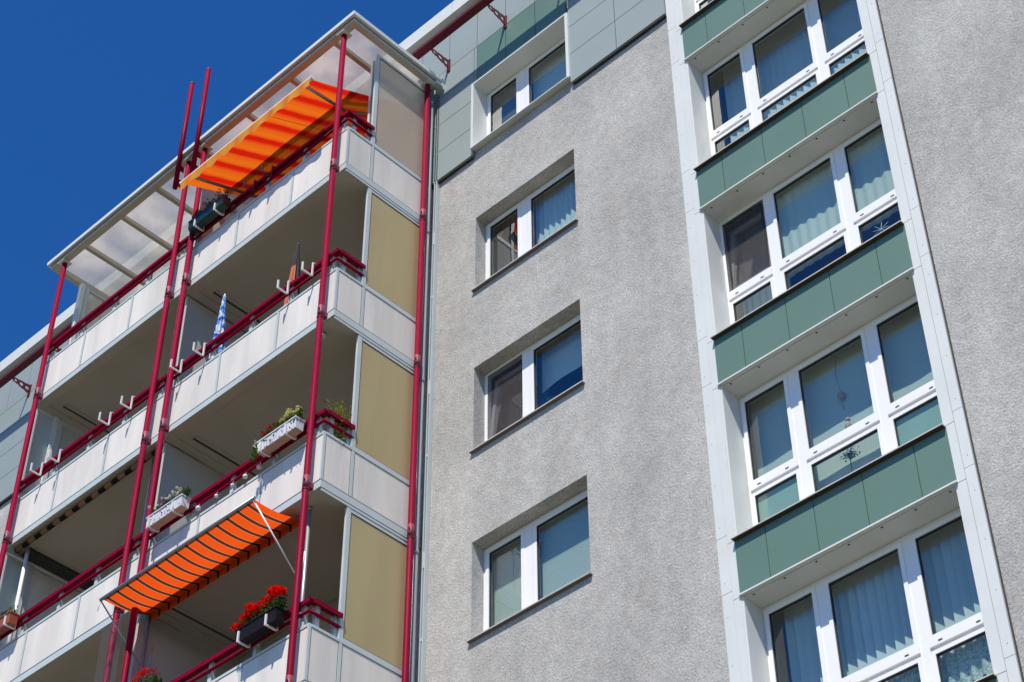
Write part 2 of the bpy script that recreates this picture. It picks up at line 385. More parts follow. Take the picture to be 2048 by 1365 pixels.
def room(par, x0, x1, y0, z0, z1, mt):
    mb = MB(); y1 = y0 + 2.8
    mb.quad([(x0, y1, z0), (x1, y1, z0), (x1, y1, z1), (x0, y1, z1)]); mb.quad([(x0, y0, z0), (x0, y1, z0), (x0, y1, z1), (x0, y0, z1)])
    mb.quad([(x1, y0, z0), (x1, y0, z1), (x1, y1, z1), (x1, y1, z0)]); mb.quad([(x0, y0, z0), (x1, y0, z0), (x1, y1, z0), (x0, y1, z0)])
    mb.quad([(x0, y0, z1), (x0, y1, z1), (x1, y1, z1), (x1, y0, z1)])
    mb.build('room', mt, par)
def rim(mb, x0, x1, z0, z1, wd, y0, y1):
    mb.box(x0, x1, y0, y1, z1 - wd, z1); mb.box(x0, x1, y0, y1, z0, z0 + wd); mb.box(x0, x0 + wd, y0, y1, z0 + wd, z1 - wd); mb.box(x1 - wd, x1, y0, y1, z0 + wd, z1 - wd)
def pane(par, x0, x1, z0, z1, y): return B(x0, x1, y, y + .008, z0, z1).build('pane', 'glass', par)
def tilted_sash(par, x0, x1, z0, z1, y, ang=7):
    # sash tipped inwards at the top; hinge at the bottom
    def tp(yy, zz): h_ = zz - z0; return (y + (yy) * math.cos(rad(ang)) + h_ * math.sin(rad(ang)), z0 + h_ * math.cos(rad(ang)) - yy * math.sin(rad(ang)))
    mb = MB(); wd = .055
    for a, b, c, d in ((x0, x1, z0, z0 + wd), (x0, x1, z1 - wd, z1), (x0, x0 + wd, z0 + wd, z1 - wd), (x1 - wd, x1, z0 + wd, z1 - wd)):
        P = [(a, *tp(0, c)), (b, *tp(0, c)), (b, *tp(.055, c)), (a, *tp(.055, c)), (a, *tp(0, d)), (b, *tp(0, d)), (b, *tp(.055, d)), (a, *tp(.055, d))]
        mb.hexa(P)
    mb.build('sash', 'pvc', par)
    p = MB(); p.hexa([(x0 + wd, *tp(.02, z0 + wd)), (x1 - wd, *tp(.02, z0 + wd)), (x1 - wd, *tp(.028, z0 + wd)), (x0 + wd, *tp(.028, z0 + wd)),
                      (x0 + wd, *tp(.02, z1 - wd)), (x1 - wd, *tp(.02, z1 - wd)), (x1 - wd, *tp(.028, z1 - wd)), (x0 + wd, *tp(.028, z1 - wd))])
    p.build('pane', 'glass', par)

YW = .20
def small_window(k, label, left='glass', cov=None):
    z0, z1 = k * H + .0, k * H + 1.384
    f = MB(); o = .004
    f.box(.0, 1.844, YW, YW + .07, z1 - .045, z1 - o); f.box(0, 1.844, YW, YW + .07, z0 + .0, z0 + .085)
    f.box(.0, .05, YW, YW + .07, z0 + .085, z1 - .045); f.box(1.794, 1.844, YW, YW + .07, z0 + .085, z1 - .045)
    f.box(.67, .80, YW - .006, YW + .07, z0 + .085, z1 - .045)
    s = YW - .014
    rim(f, .805, 1.79, z0 + .085, z1 - .05, .062, s + .006, s + .06)
    if left == 'glass': rim(f, .045, .672, z0 + .085, z1 - .05, .05, s, s + .06)
    w_ = f.build('window', 'pvc', bld); w_['label'] = label
    seal = MB(); rim(seal, .8665, 1.7285, z0 + .1465, z1 - .1115, .005, s + .012, s + .05)
    if left == 'glass': rim(seal, .0945, .6225, z0 + .1345, z1 - .0995, .005, s + .012, s + .05)
    seal.build('gasket', 'seal', w_)
    pane(w_, .865, 1.73, z0 + .145, z1 - .11, s + .03)
    if left == 'glass': pane(w_, .093, .624, z0 + .132, z1 - .098, s + .03)
    elif left == 'tilt': tilted_sash(w_, .055, .668, z0 + .09, z1 - .052, YW + .012, 5.5)
    sl = MB(); yo = -.05 if k < 2 else YC - .05
    sl.hexa([(-.03, yo, z0 - .040), (1.874, yo, z0 - .040), (1.874, YW, z0 - .006), (-.03, YW, z0 - .006), (-.03, yo, z0 - .024), (1.874, yo, z0 - .024), (1.874, YW, z0 + .012), (-.03, YW, z0 + .012)])
    sl.build('sill', 'sill' if k < 2 else 'white_alu', w_)
    if k < 2: B(-.024, 1.868, yo + .006, -.002, z0 - .0475, z0 - .0405).build('sill_shade_strip', 'sill_shade_pale', w_)  # added strip; its brown colour deepens the shade under the sill
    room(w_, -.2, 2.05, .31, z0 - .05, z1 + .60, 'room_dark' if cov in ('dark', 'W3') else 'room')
    return w_
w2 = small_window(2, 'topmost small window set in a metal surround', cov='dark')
c = MB(); slats_v(c, .80, 1.84, .37, 2 * H + .1, 2 * H + 1.9, .12, 12); c.build('blind', 'curtain', w2)
c = MB(); c.box(.05, .66, .285, .29, 2 * H + .1, 2 * H + 1.33); c.build('fly_screen', 'mesh_dark', w2)
w1 = small_window(1, 'small window with a pleated curtain in its right pane')
c = MB(); pleats(c, .78, 1.88, .38, H + .18, H + 1.9, 11, .016, 0, .06); c.build('curtain', 'blind', w1)
c = MB(); pleats(c, .0, .74, .46, H + .08, H + 1.9, 6, .018); c.build('curtain', 'mesh_dark', w1)
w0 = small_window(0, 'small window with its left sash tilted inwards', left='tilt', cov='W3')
c = MB(); N = 16
for i in range(N):
    a, b = i / N, (i + 1) / N
    fz = lambda t_: .72 + .10 * t_ + .028 * math.sin(6 * t_)
    c.quad([(.80 + 1.1 * a, .42, fz(a)), (.80 + 1.1 * b, .42, fz(b)), (.80 + 1.1 * b, .42, 1.9), (.80 + 1.1 * a, .42, 1.9)])
c.build('blind', 'blind', w0)
B(.056, .664, YW - .002, YW + .002, .09, 1.335).build('fly_screen', 'fly_mesh', w0)
c = MB(); pleats(c, .0, .74, .62, .05, 1.9, 5, .02); c.build('curtain', 'mesh_dark', w0)
wm = small_window(-1, 'small window with a horizontal slatted blind')
c = MB(); slats_h(c, .80, 1.84, .33, -H + .10, -H + 1.45); c.build('blind', 'curtain', wm)
c = MB(); slats_h(c, .04, .70, .33, -H + .10, -H + 1.45); c.build('blind', 'curtain', wm)
small_window(-2, 'small window below the one with the slatted blind')

# bay column: pilasters, spandrels, soffits, windows
YB = -.03
for side, (a, b, jx) in enumerate(((3.599, BX0 + .004, BX0), (BX1 - .004, 6.622, BX1))):
    p = MB(); marks = sorted([ZST + k * H for k in range(-5, 4)] + [ZSB + k * H for k in range(-5, 4)])
    marks = [-12.0] + [m for m in marks if m > -12] + [9.5]
    for z0, z1 in zip(marks, marks[1:]):
        xi = jx - .10 if side == 0 else jx + .10
        if side == 0: p.box(a, xi - .002, YB, -.001, z0 + .003 + .12, z1 - .003 + .12); p.box(xi + .002, b, YB - .004, -.001, z0 + .004, z1 - .004)
        else: p.box(xi + .002, b, YB, -.001, z0 + .003 + .12, z1 - .003 + .12); p.box(a, xi - .002, YB - .004, -.001, z0 + .004, z1 - .004)
        for zz in [z0 + .25 + .56 * i for i in range(int((z1 - z0 - .3) / .56) + 1)]:
            xs_ = a + .05 if side == 0 else b - .05
            p.box(xs_ - .004, xs_ + .004, YB - .003, YB + .001, zz, zz + .008, 1)
    for k in range(-2, 3):
        zz0, zz1 = ZST + k * H + .001, ZSB + (k + 1) * H - .001
        if side == 0: p.box(BX0 + .004, BX0 + .026, YB + .004, .29, zz0, zz1)
        else: p.box(BX1 - .026, BX1 - .004, YB + .004, .29, zz0, zz1)
    p.build('bay_pilaster', ['white_alu', 'metal'], bld)
sg = MB(); sg.box(6.626, 6.640, -.012, -.002, -12, 9); sg.build('joint_seal', 'seal', bld)

def spandrel(k):
    z0, z1 = ZSB + k * H, ZST + k * H
    sp = MB(); e = [BX0 - .008, 4.222, 4.827, 5.424, 6.037, BX1 + .008]
    for a, b in zip(e, e[1:]): sp.box(a + .004, b - .004, YB - .012, YB + .02, z0 + .026, z1 - .016)
    s = sp.build('spandrel_panel', 'green', bld)
    bk = B(BX0, BX1, YB + .022, -.002, z0 + .03, z1 - .03); bk.build('backing', 'seal', s)
    tr = MB(); tr.box(BX0 - .012, BX1 + .012, YB - .03, YB + .022, z0 + .003, z0 + .022); tr.build('bottom_trim', 'white_alu', s)
    sl = MB(); sl.hexa([(BX0 - .01, YB - .07, z1 - .020), (BX1 + .005, YB - .07, z1 - .020), (BX1 + .005, .28, z1 - .004), (BX0 - .01, .28, z1 - .004), (BX0 - .01, YB - .07, z1 - .006), (BX1 + .005, YB - .07, z1 - .006), (BX1 + .005, .28, z1 + .012), (BX0 - .01, .28, z1 + .012)])
    sl.build('sill', 'sill', s)
    B(BX0, BX1, YB - .064, YB - .0125, z1 - .0265, z1 - .0205).build('sill_shade_strip', 'sill_shade', s)  # thin dark strip added to imitate the shade beneath the bay sill
    so_ = MB(); so_.box(BX0 + .027, BX1 - .027, YB + .024, .29, z0 - .012, z0 + .002)
    for i in range(7):
        xx = 3.95 + .39 * i; so_.box(xx, xx + .022, .0, .022, z0 - .014, z0 - .0125, 1)
    so_.build('soffit_sheet', ['white_alu', 'seal'], s)
for k in range(-2, 3): spandrel(k)

YG = .27
def bay_window(k, label, tilt=False, mt='room'):
    dz = (k + 1) * H; zt_ = ZSB + dz; zb_ = ZST + (k) * H
    f = MB(); A, Z = BX0 + .027, BX1 - .027
    # k=-1 reference heights
    R = lambda v: v + dz
    f.box(A, Z, YG, YG + .07, R(-1.40), R(-1.336)); f.box(A, Z, YG, YG + .07, zb_ + .013, zb_ + .09)
    f.box(A, 3.90, YG, YG + .07, zb_ + .09, R(-1.40)); f.box(6.33, Z, YG, YG + .07, zb_ + .09, R(-1.40))
    f.box(4.52, 4.64, YG - .006, YG + .07, zb_ + .09, R(-1.40)); f.box(5.55, 5.67, YG - .006, YG + .07, zb_ + .09, R(-1.40))
    spans = [(3.895, 4.525), (4.635, 5.555), (5.665, 6.335)]
    s = YG - .02; sl = MB(); gk = MB()
    w_ = None
    for i, (a, b) in enumerate(spans):
        if not (tilt and i == 0): rim(f, a, b, R(-2.585), R(-1.395), .045, s, s + .06)
        else: f.box(a, b, s, s + .06, R(-2.60), R(-2.54))
        f.box(a, b, s - .004, s + .06, R(-2.66), R(-2.5855))
        f.box(a, b, YG + .012, YG + .07, R(-2.70), R(-2.66))
        rim(f, a, b, zb_ + .014, R(-2.70), .042, s + .004, s + .06)
        for xx in (a + .10, b - .16): sl.box(xx, xx + .045, s - .007, s - .003, R(-2.632), R(-2.618))
        rim(gk, a + .0445, b - .0445, R(-2.5405), R(-1.4395), .006, s + .012, s + .05); rim(gk, a + .0415, b - .0415, zb_ + .0555, R(-2.7415), .006, s + .012, s + .05)
    w_ = f.build('bay_window', 'pvc', bld); w_['label'] = label
    sl.build('weep_slots', 'seal', w_); gk.build('gasket', 'seal', w_)
    for i, (a, b) in enumerate(spans):
        if tilt and i == 0: tilted_sash(w_, a + .01, b - .01, R(-2.53), R(-1.41), YG + .01, 7)
        else: pane(w_, a + .045, b - .045, R(-2.54), R(-1.44), s + .03)
        pane(w_, a + .042, b - .042, zb_ + .056, R(-2.742), s + .03)
    room(w_, BX0 - .1, BX1 + .1, .345, zb_ - .05, zt_ + .58, mt)
    return w_, spans, dz, zb_
bw, sp_, dz, zb_ = bay_window(2, 'bay window cut off by the upper edge of the photo')
c = MB(); pleats(c, 3.86, 6.4, .62, zb_, zb_ + 2.1, 22, .015); c.build('curtain', 'blind', bw)
bw, sp_, dz, zb_ = bay_window(1, 'bay window with vertical blinds and small white lace figures along its lower lights')
c = MB(); slats_v(c, 3.98, 6.4, .58, zb_ + .62, zb_ + 2.62, .115, 20); c.build('blind', 'blind', bw)
c = MB()
for a, b in sp_:
    n_ = max(2, round((b - a) / .15)); st = (b - a - .12) / n_
    for i in range(n_):
        xc = a + .06 + st * (i + .5); zc = zb_ + .40; hh = .17 + .05 * ((i * 7 + int(a * 3)) % 3) * .6; ww = st * (.30 + .06 * (i % 2))
        c.quad([(xc - ww, .36, zc), (xc + ww, .36, zc), (xc + ww * .75, .36, zc + hh * .55), (xc + ww * .2, .36, zc + hh), (xc - ww * .35, .36, zc + hh * .9), (xc - ww * .8, .36, zc + hh * .5)])
c.build('lace_figures', 'lace', bw)
c = MB(); pleats(c, 3.87, 6.39, .70, zb_, zb_ + .7, 20, .015); c.build('curtain', 'blind', bw)
bw, sp_, dz, zb_ = bay_window(0, 'bay window with its left sash tilted inwards', tilt=True)
c = MB(); pleats(c, 4.55, 6.4, .37, zb_ + .68, zb_ + 2.62, 14, .008); c.build('curtain', 'curtain', bw)
B(3.902, 4.518, YG - .002, YG + .002, zb_ + .89, zb_ + 2.02).build('fly_screen', 'fly_mesh', bw)
c = MB(); pleats(c, 3.87, 4.56, .55, zb_ + .60, zb_ + 2.62, 7, .02); c.build('curtain', 'curtain', bw)
c = MB(); pleats(c, 3.87, 4.55, .75, zb_, zb_ + .60, 6, .02); c.build('curtain', 'blind', bw)
c = MB(); c.box(4.6, 6.35, .75, .76, zb_, zb_ + .66); c.build('inner_panel', 'mesh_dark', bw)
bw, sp_, dz, zb_ = bay_window(-1, 'bay window with a glass ball and a plant behind its middle pane')
c = MB(); pleats(c, 3.87, 6.4, .46, zb_ + .05, zb_ + 2.62, 4, .004); c.build('curtain', 'curtain', bw)
for a, b in (sp_[0], sp_[2]): B(a + .03, b - .03, YG + .028, YG + .031, zb_ + .05, -2.735).build('privacy_film', 'film', bw)
bw, sp_, dz, zb_ = bay_window(-2, 'lowest bay window with pale vertical blinds ending in white scallops')
c = MB(); slats_v(c, 3.98, 6.4, .495, zb_ + .80, zb_ + 2.62, .125, 26); c.build('blind', 'blind', bw)
c = MB(); pleats(c, 3.95, 6.38, .38, zb_ + .30, zb_ + .86, 20, .018, 0, .05); c.build('lace_curtain', 'lace', bw)

# things in the bay windows
o = thing('glass_ball', (5.061, .42, -1.92), 'amber glass ball hanging on a thread behind the middle bay pane', 'ornament')
B_ = MB(); B_.ball((5.061, .42, -1.925), .045); B_.build('ball', 'wood_base', o)
B_ = MB(); B_.tube([(5.061, .42, -1.88), (5.03, .42, -1.6), (5.06, .42, -1.40)], .004, 5); B_.tube([(5.061, .42, -1.97), (5.068, .42, -2.12)], .006, 5); B_.build('thread', 'metal', o)
o = thing('figurine', (5.105, .40, -2.5), 'small pale figurine just above the bay transom', 'ornament')
B_ = MB(); B_.ball((5.105, .40, -2.40), .05, sx=.7, sz=1.6); B_.ball((5.105, .40, -2.30), .03); B_.build('figure', 'wood_base', o)

# ------------------------------------------------------------------ balconies
XC, YF = -.8626, -1.6815
XM = -4.40          # joint between the two stacks
XL = -8.02
def zlv(k): return -.923 + H * k, -.183 + H * k
def balcony(k, right, label):
    zl, zp = zlv(k); zb = zl - .125
    xl, xr = (XM + .03, XC) if right else (XL, XM - .03)
    o = thing('balcony', ((xl + xr) / 2, -.85, zb), label, 'balcony', 'balconies of the two stacks')
    d = MB(); d.box(xl + .012, xr - .012, YF + .02, -.012, zb + .012, zl - .012)
    rimw = .16
    d.box(xl + .012, xr - .012, YF + .014, YF + rimw, zb - .006, zb + .011); d.box(xr - rimw, xr - .013, YF + rimw + .001, -.02, zb - .006, zb + .011); d.box(xl + .013, xl + rimw, YF + rimw + .001, -.02, zb - .006, zb + .011)
    dk = d.build('deck', 'soffit', o)
    s = MB(); s.box(xl + .29, xl + .335, -1.36, -.06, zb + .004, zb + .0115); s.box(xl + .335, xl + .39, -1.36, -.06, zb + .002, zb + .0115, 1)
    s.build('soffit_slot', ['slot', 'soffit'], dk)
    e = MB(); e.box(xl, xr + .012, YF - .006, YF + .012, zb, zl - .022)
    if right: e.box(xr - .004, xr + .012, YF + .0125, -.06, zb, zl - .022); e.box(xr - .004, xr + .008, YF + .0125, -.06, zb - .045, zb - .008)
    else: e.box(xl - .012, xl + .004, YF + .0125, -.06, zb, zl - .022)
    e.build('edge_trim', 'alu', o)
    sh = MB(); sh.box(xl + .002, xr - .002, YF + .001, YF + .010, zl - .0215, zl - .004)
    if right: sh.box(xr - .008, xr, YF + .011, -.06, zl - .0215, zl - .004)
    sh.build('edge_gap', 'seal', o)
    # front panels
    js = [XC, -2.026, -3.232, XM + .03] if right else [XM - .03, -5.715, -6.906, XL]
    fr = MB()
    for i, (b, a) in enumerate(zip(js, js[1:])):
        pw = MB(); pw.box(a + .03, b - .03, YF, YF + .02, zl + .012, zp - .045)
        pw.build('front_panel', 'panel', o)
        gp = MB(); gp.box(a + .022, a + .0295, YF + .001, YF + .02, zl + .006, zp - .04); gp.box(b - .0295, b - .022, YF + .001, YF + .02, zl + .006, zp - .04)
        gp.box(a + .03, b - .03, YF + .001, YF + .02, zl + .006, zl + .0115); gp.box(a + .03, b - .03, YF + .001, YF + .02, zp - .0445, zp - .038); gp.build('panel_gasket', 'seal', o)
        fr.box(a - .022, a + .0215, YF - .006, YF + .03, zl - .002, zp - .0375)
    fr.box(js[0] - .0215, js[0] + .004, YF - .006, YF + .03, zl - .002, zp - .0375)
    fr.box(xl, xr + .004, YF - .008, YF + .034, zp - .037, zp); fr.box(xl + .023, xr - .023, YF - .004, YF + .03, zl - .003, zl + .0055)
    if right:
        for y0, y1 in ((YF + .03, -1.235), (-1.185, -.10)):
            pw = MB(); pw.box(xr - .02, xr, y0 + .012, y1 - .008, zl + .012, zp - .045); pw.build('side_panel', 'panel', o)
            gp = MB(); gp.box(xr - .02, xr - .001, y0 + .004, y0 + .0115, zl + .006, zp - .04); gp.box(xr - .02, xr - .001, y1 - .0075, y1, zl + .006, zp - .04); gp.box(xr - .02, xr - .001, y0 + .012, y1 - .008, zp - .0445, zp - .038); gp.box(xr - .02, xr - .001, y0 + .012, y1 - .008, zl + .006, zl + .0115)
            gp.build('panel_gasket', 'seal', o)
        fr.box(xr - .03, xr + .006, -1.234, -1.186, zl - .002, zp - .0375); fr.box(xr - .03, xr + .006, -.099, -.05, zl - .002, zp - .0375)
        fr.box(xr - .034, xr + .008, YF + .035, -.05, zp - .037, zp); fr.box(xr - .03, xr + .004, YF + .031, -.05, zl - .003, zl + .0055)
    fr.build('rail_frame', 'alu', o)
    # handrails
    hr = MB(); hr.box(xl + .03, xr + .01, YF - .035, YF + .075, zp + .315, zp + .335); hr.box(xl + .03, xr + .01, YF - .0355, YF - .02, zp + .275, zp + .3345)
    hr.tube([(xl + .03, YF - .012, zp + .165), (xr - .005, YF - .012, zp + .165)], .021, 8)
    if right:
        hr.box(xr - .075, xr + .035, YF + .0755, -1.225, zp + .315, zp + .335); hr.box(xr + .02, xr + .0355, YF + .02, -1.225, zp + .275, zp + .3345)
        hr.tube([(xr - .008, YF - .01, zp + .165), (xr - .008, -1.225, zp + .165)], .021, 8)
    hr.build('handrail', 'red', o)
    n_ = 5
    for i in range(n_):
        xx = (xr - .15 - (xr - xl - .28) * i / (n_ - 1)); rp = MB()
        rp.box(xx - .032, xx + .032, YF + .012, YF + .03, zp, zp + .314)
        rp.box(xx - .032, xx - .026, YF + .0295, YF + .07, zp, zp + .30); rp.box(xx + .026, xx + .032, YF + .0295, YF + .07, zp, zp + .30)
        rp.build('handrail_post', 'alu', o)
    if right:
        for yy in (YF + .14, -1.26):
            rp = MB(); rp.box(xr - .05, xr - .034, yy - .03, yy + .03, zp, zp + .314); rp.box(xr - .09, xr - .0495, yy - .03, yy - .024, zp, zp + .30); rp.build('handrail_post', 'alu', o)
    # screens
    zn = zl + H - .125 - .05
    if k == 2: zn = 7.44
    if right:
        sc = MB(); sc.box(xr - .035, xr + .004, -1.245, -1.18, zp + .001, zn); sc.box(xr - .03, xr + .002, -.155, -.06, zp + .001, zn)
        sc.box(xr - .03, xr + .002, -1.179, -.156, zp + .001, zp + .045); sc.box(xr - .03, xr + .002, -1.179, -.156, zn - .05, zn - .001)
        s1 = sc.build('side_screen', 'alu', o)
        pn = MB(); pn.box(xr - .014, xr - .006, -1.178, -.157, zp + .046, zn - .051); q = pn.build('screen_sheet', 'frost' if k == 2 else 'tan', s1)
        gp = MB(); gp.box(xr - .02, xr - .002, -1.178, -1.168, zp + .047, zn - .052); gp.box(xr - .02, xr - .002, -1.166, -.158, zn - .062, zn - .052); gp.box(xr - .02, xr - .002, -1.166, -.158, zp + .047, zp + .055); gp.build('screen_gasket', 'seal', s1)
        dv = MB(); dv.box(XM - .025, XM + .025, YF + .10, -.02, zl, zn + .04); dv.build('divider', 'divider', o)
    else:
        sc = MB(); sc.box(xl + .002, xl + .075, -1.265, -1.17, zl, zn); sc.box(xl + .002, xl + .09, -1.335, -1.2655, zl, zn, 1)
        sc.box(xl + .01, xl + .05, -.12, -.02, zl, zn); sc.box(xl + .01, xl + .05, -1.169, -.121, zn - .05, zn); sc.box(xl + .01, xl + .05, -1.169, -.121, zp, zp + .05)
        if k < 2: sc.box(xl + .004, xl + .045, YF + .03, YF + .065, zl, zn, 1); sc.box(xl + .004, xl + .045, YF + .0655, -1.3355, zn - .03, zn, 1)
        if k == 0: sc.box(xl + .1, xl + .34, -1.45, -.06, zn + .01, zn + .05, 2)
        s1 = sc.build('side_screen', ['alu', 'white_alu', 'seal'], o)
        pn = MB(); pn.box(xl + .025, xl + .035, -1.168, -.122, zl, zn - .051)
        pn.build('screen_sheet', 'frost' if k == 2 else ('divider' if k else 'panel'), s1)
        if k < 2: pn = MB(); pn.box(xl + .020, xl + .030, YF + .066, -1.336, zl, zn - .031); pn.build('front_pane', 'pale_pane', s1)
    return o
RN = {2: 'topmost balcony of the near stack, orange awning under its glazed roof', 1: 'near stack balcony with two folded parasols behind its rail',
      0: 'near stack balcony with two white flower boxes and globe lamps on its rail', -1: 'lowest near stack balcony, below the brown striped awning'}
LN = {2: 'topmost balcony of the far stack with a bare rail under the glazed roof', 1: 'far stack balcony with four empty box holders on its rail',
      0: 'far stack balcony with a terracotta flower box on its rail', -1: 'lowest far stack balcony at the bottom left corner'}
for k in (2, 1, 0, -1): balcony(k, True, RN[k]); balcony(k, False, LN[k])

# posts
def post(x, y, zt, label, r=.042):
    o = thing('steel_post', (x, y, GZ), label, 'post', 'crimson steel posts')
    t = MB(); t.tube([(x, y, GZ), (x, y, zt)], r, 18); t.build('tube', 'red', o)
    for k in (-1, 0, 1, 2):
        zl, zp = zlv(k); c = MB(); c.tube([(x, y, zl - .15), (x, y, zl + .05)], r + .003, 18); c.tube([(x, y, zl - .155), (x, y, zl - .147)], r + .006, 18)
        c.box(x - .03, x + .03, y + r * .6, YF - .007 if y < -1 else y + r * .6 + .02, zl - .10, zl - .03)
        c.tube([(x + r * .5, y - r, zl - .02), (x + r * .5, y - r - .016, zl - .02)], .012, 6); c.tube([(x + r * .5, y - r, zl - .09), (x + r * .5, y - r - .016, zl - .09)], .012, 6)
        c.build('sleeve', 'red_worn', o)
    return o
post(-1.005, -1.782, 7.50, 'crimson post at the outer corner of the near balcony stack')
post(-4.212, -1.782, 7.50, 'right crimson post of the close pair between the two stacks')
post(-4.605, -1.782, 7.50, 'left crimson post of the close pair between the two stacks')
post(-7.83, -1.782, 7.50, 'crimson post at the far left end of the balconies')
post(-.80, -.26, 7.50, 'crimson post beside the grey stucco wall')
for x, lab in ((-4.655, 'left of two short crimson pipes rising above the balcony roof'), (-4.235, 'right of two short crimson pipes rising above the balcony roof')):
    o = thing('short_pipe', (x, -1.93, 6.82), lab, 'pipe', 'short pipes above the roof')
    t = MB(); t.tube([(x, -1.93, 6.82), (x, -1.93, 9.31)], .040, 18); t.build('tube', 'red', o)
    t = MB(); t.tube([(x, -1.93, 9.311), (x, -1.93, 9.33)], .042, 18); t.build('end_cap', 'red_worn', o)
    t = MB(); t.box(x - .008, x + .008, -1.895, -1.82, 6.90, 7.05); t.box(x - .008, x + .008, -1.895, -1.82, 7.25, 7.36); t.build('clamp', 'red', o)
# conduits
for x, z0, z1, lab in ((-4.275, -5, 6.9, 'thin white conduit along the right post of the close pair'), (-7.892, -5, 4.9, 'thin white conduit along the far left post')):
    t = MB(); t.tube([(x, -1.775, z0), (x, -1.775, z1)], .014, 8)
    tag(t.build('conduit', 'white_metal'), lab, 'pipe', 'white conduits')
# downpipe and frame next to the stucco wall
o = thing('downpipe', (-.83, -.10, GZ), 'grey rainwater pipe in the corner beside the stucco wall', 'downpipe')
t = MB(); t.tube([(-.828, -.145, GZ), (-.828, -.145, 7.45)], .038, 14); t.build('pipe', 'metal', o)
t = MB()
for k in range(-4, 3): t.tube([(-.828, -.145, k * H + 1.55), (-.828, -.145, k * H + 1.62)], .044, 14)
t.build('collar', 'metal', o)
o = thing('wall_frame', (-.77, -.05, GZ), 'narrow slotted grey metal frame fixed against the wall', 'frame')
t = MB(); t.box(-.80, -.782, -.06, -.003, -8, 7.4); t.box(-.758, -.742, -.06, -.003, -8, 7.4)
for k in range(-4, 3): t.box(-.7815, -.7585, -.055, -.003, k * H + 1.38, k * H + 1.62); t.box(-.7815, -.7585, -.058, -.003, k * H + .32, k * H + .36)
t.build('frame', 'alu', o)
t = MB(); t.box(-.7815, -.7585, -.012, -.003, -8, 7.4); t.build('slot', 'seal', o)

# canopy roof
ro = thing('canopy_roof', (-4.4, -1, 7.5), 'pale framed glazed roof over the topmost balconies', 'canopy')
RX0, RX1, RY0, RY1 = -8.17, -.655, -1.915, -.115
t = MB(); t.box(RX0 + .05, RX1 - .05, RY0 + .05, RY0 + .16, 7.50, 7.60); t.box(RX0 + .05, RX1 - .05, RY1 - .1, RY1, 7.50, 7.60)
t.box(RX0 + .05, RX0 + .15, RY0 + .161, RY1 - .101, 7.50, 7.60); t.box(RX1 - .15, RX1 - .05, RY0 + .161, RY1 - .101, 7.50, 7.60)
fo = t.build('roof_frame', 'roof_beige', ro)
t = MB(); t.box(RX0, RX1, RY0, RY0 + .048, 7.585, 7.66); t.box(RX0, RX0 + .048, RY0 + .049, RY1, 7.585, 7.66); t.box(RX1 - .048, RX1, RY0 + .049, RY1, 7.585, 7.66); t.build('edge_profile', 'white_alu', ro)
t = MB(); t.box(RX0 + .0485, RX1 - .0485, RY0 + .0485, RY0 + .056, 7.565, 7.584); t.box(RX1 - .0565, RX1 - .0485, RY0 + .057, RY1, 7.565, 7.584); t.build('edge_seal', 'seal', ro)
for x in (-1.24, -2.23, -3.24, -4.30, -5.46, -6.35, -7.31):
    t = MB(); t.box(x - .035, x + .035, RY0 + .161, RY1 - .101, 7.52, 7.598); t.build('rafter', 'roof_beige', ro)
xs2 = [RX0 + .06, -7.31, -6.35, -5.46, -4.30, -3.24, -2.23, -1.24, RX1 - .06]
for a, b in zip(xs2, xs2[1:]):
    t = MB(); t.box(a + .003, b - .003, RY0 + .06, RY1 - .01, 7.602, 7.618); t.build('roof_sheet', 'poly', ro)
t = MB(); t.box(RX1 - .12, RX1 + .02, RY1 - .0, -.005, 7.42, 7.64); t.box(RX1 - .06, RX1 + .03, RY1 - .12, RY1 - .001, 7.44, 7.50); t.build('gutter_end', 'alu', ro)
for x, y in ((-1.005, -1.782), (-4.212, -1.782), (-4.605, -1.782), (-7.83, -1.782), (-.80, -.26)):
    t = MB(); t.box(x - .085, x + .085, y - .085, y + .085, 7.488, 7.4995); t.build('post_plate', 'white_alu', ro)
# screen by the awning (inner post of the top balcony)
o = thing('inner_post', (-1.06, -1.10, 5.4), 'dark post just inside the frosted top screen', 'post')
t = MB(); t.box(-1.075, -1.03, -1.16, -1.08, 4.7, 7.49); t.build('post', 'metal', o)
t = MB(); t.box(-1.076, -1.04, -1.168, -1.161, 4.7, 7.49); t.build('front_strip', 'white_alu', o)

# ------------------------------------------------------------------ awning under the roof
aw = thing('folding_arm_awning', (-2.6, -1.2, 6.3), 'red and orange striped awning pulled out under the glazed roof', 'awning')
bx0, bx1, by, bz = -4.09, -1.19, -2.15, 6.31
qy, qz = -.16, 7.42
t = MB(); NX, NY = 60, 16
def ap(u, v):
    sag = -.035 * math.sin(math.pi * v) - .012 * math.sin(3 * math.pi * u) * math.sin(math.pi * v)
    return (bx0 + (bx1 - bx0) * u, by + (qy - by) * v, bz + (qz - bz) * v + sag)
for i in range(NX):
    for j in range(NY): t.quad([ap(i / NX, j / NY), ap((i + 1) / NX, j / NY), ap((i + 1) / NX, (j + 1) / NY), ap(i / NX, (j + 1) / NY)], 0, True)
cl = t.build('cloth', 'awning_a', aw)
t = MB()
for u in (.333, .667):
    for j in range(NY):
        a, b = ap(u, j / NY), ap(u, (j + 1) / NY); t.quad([(a[0] - .004, a[1], a[2] - .004), (a[0] + .004, a[1], a[2] - .004), (b[0] + .004, b[1], b[2] - .004), (b[0] - .004, b[1], b[2] - .004)])
t.build('seam', 'seal', cl)
t = MB(); NX = 96
def vz(u): return .165 + .030 * abs(math.sin(math.pi * 9 * u)) ** .8
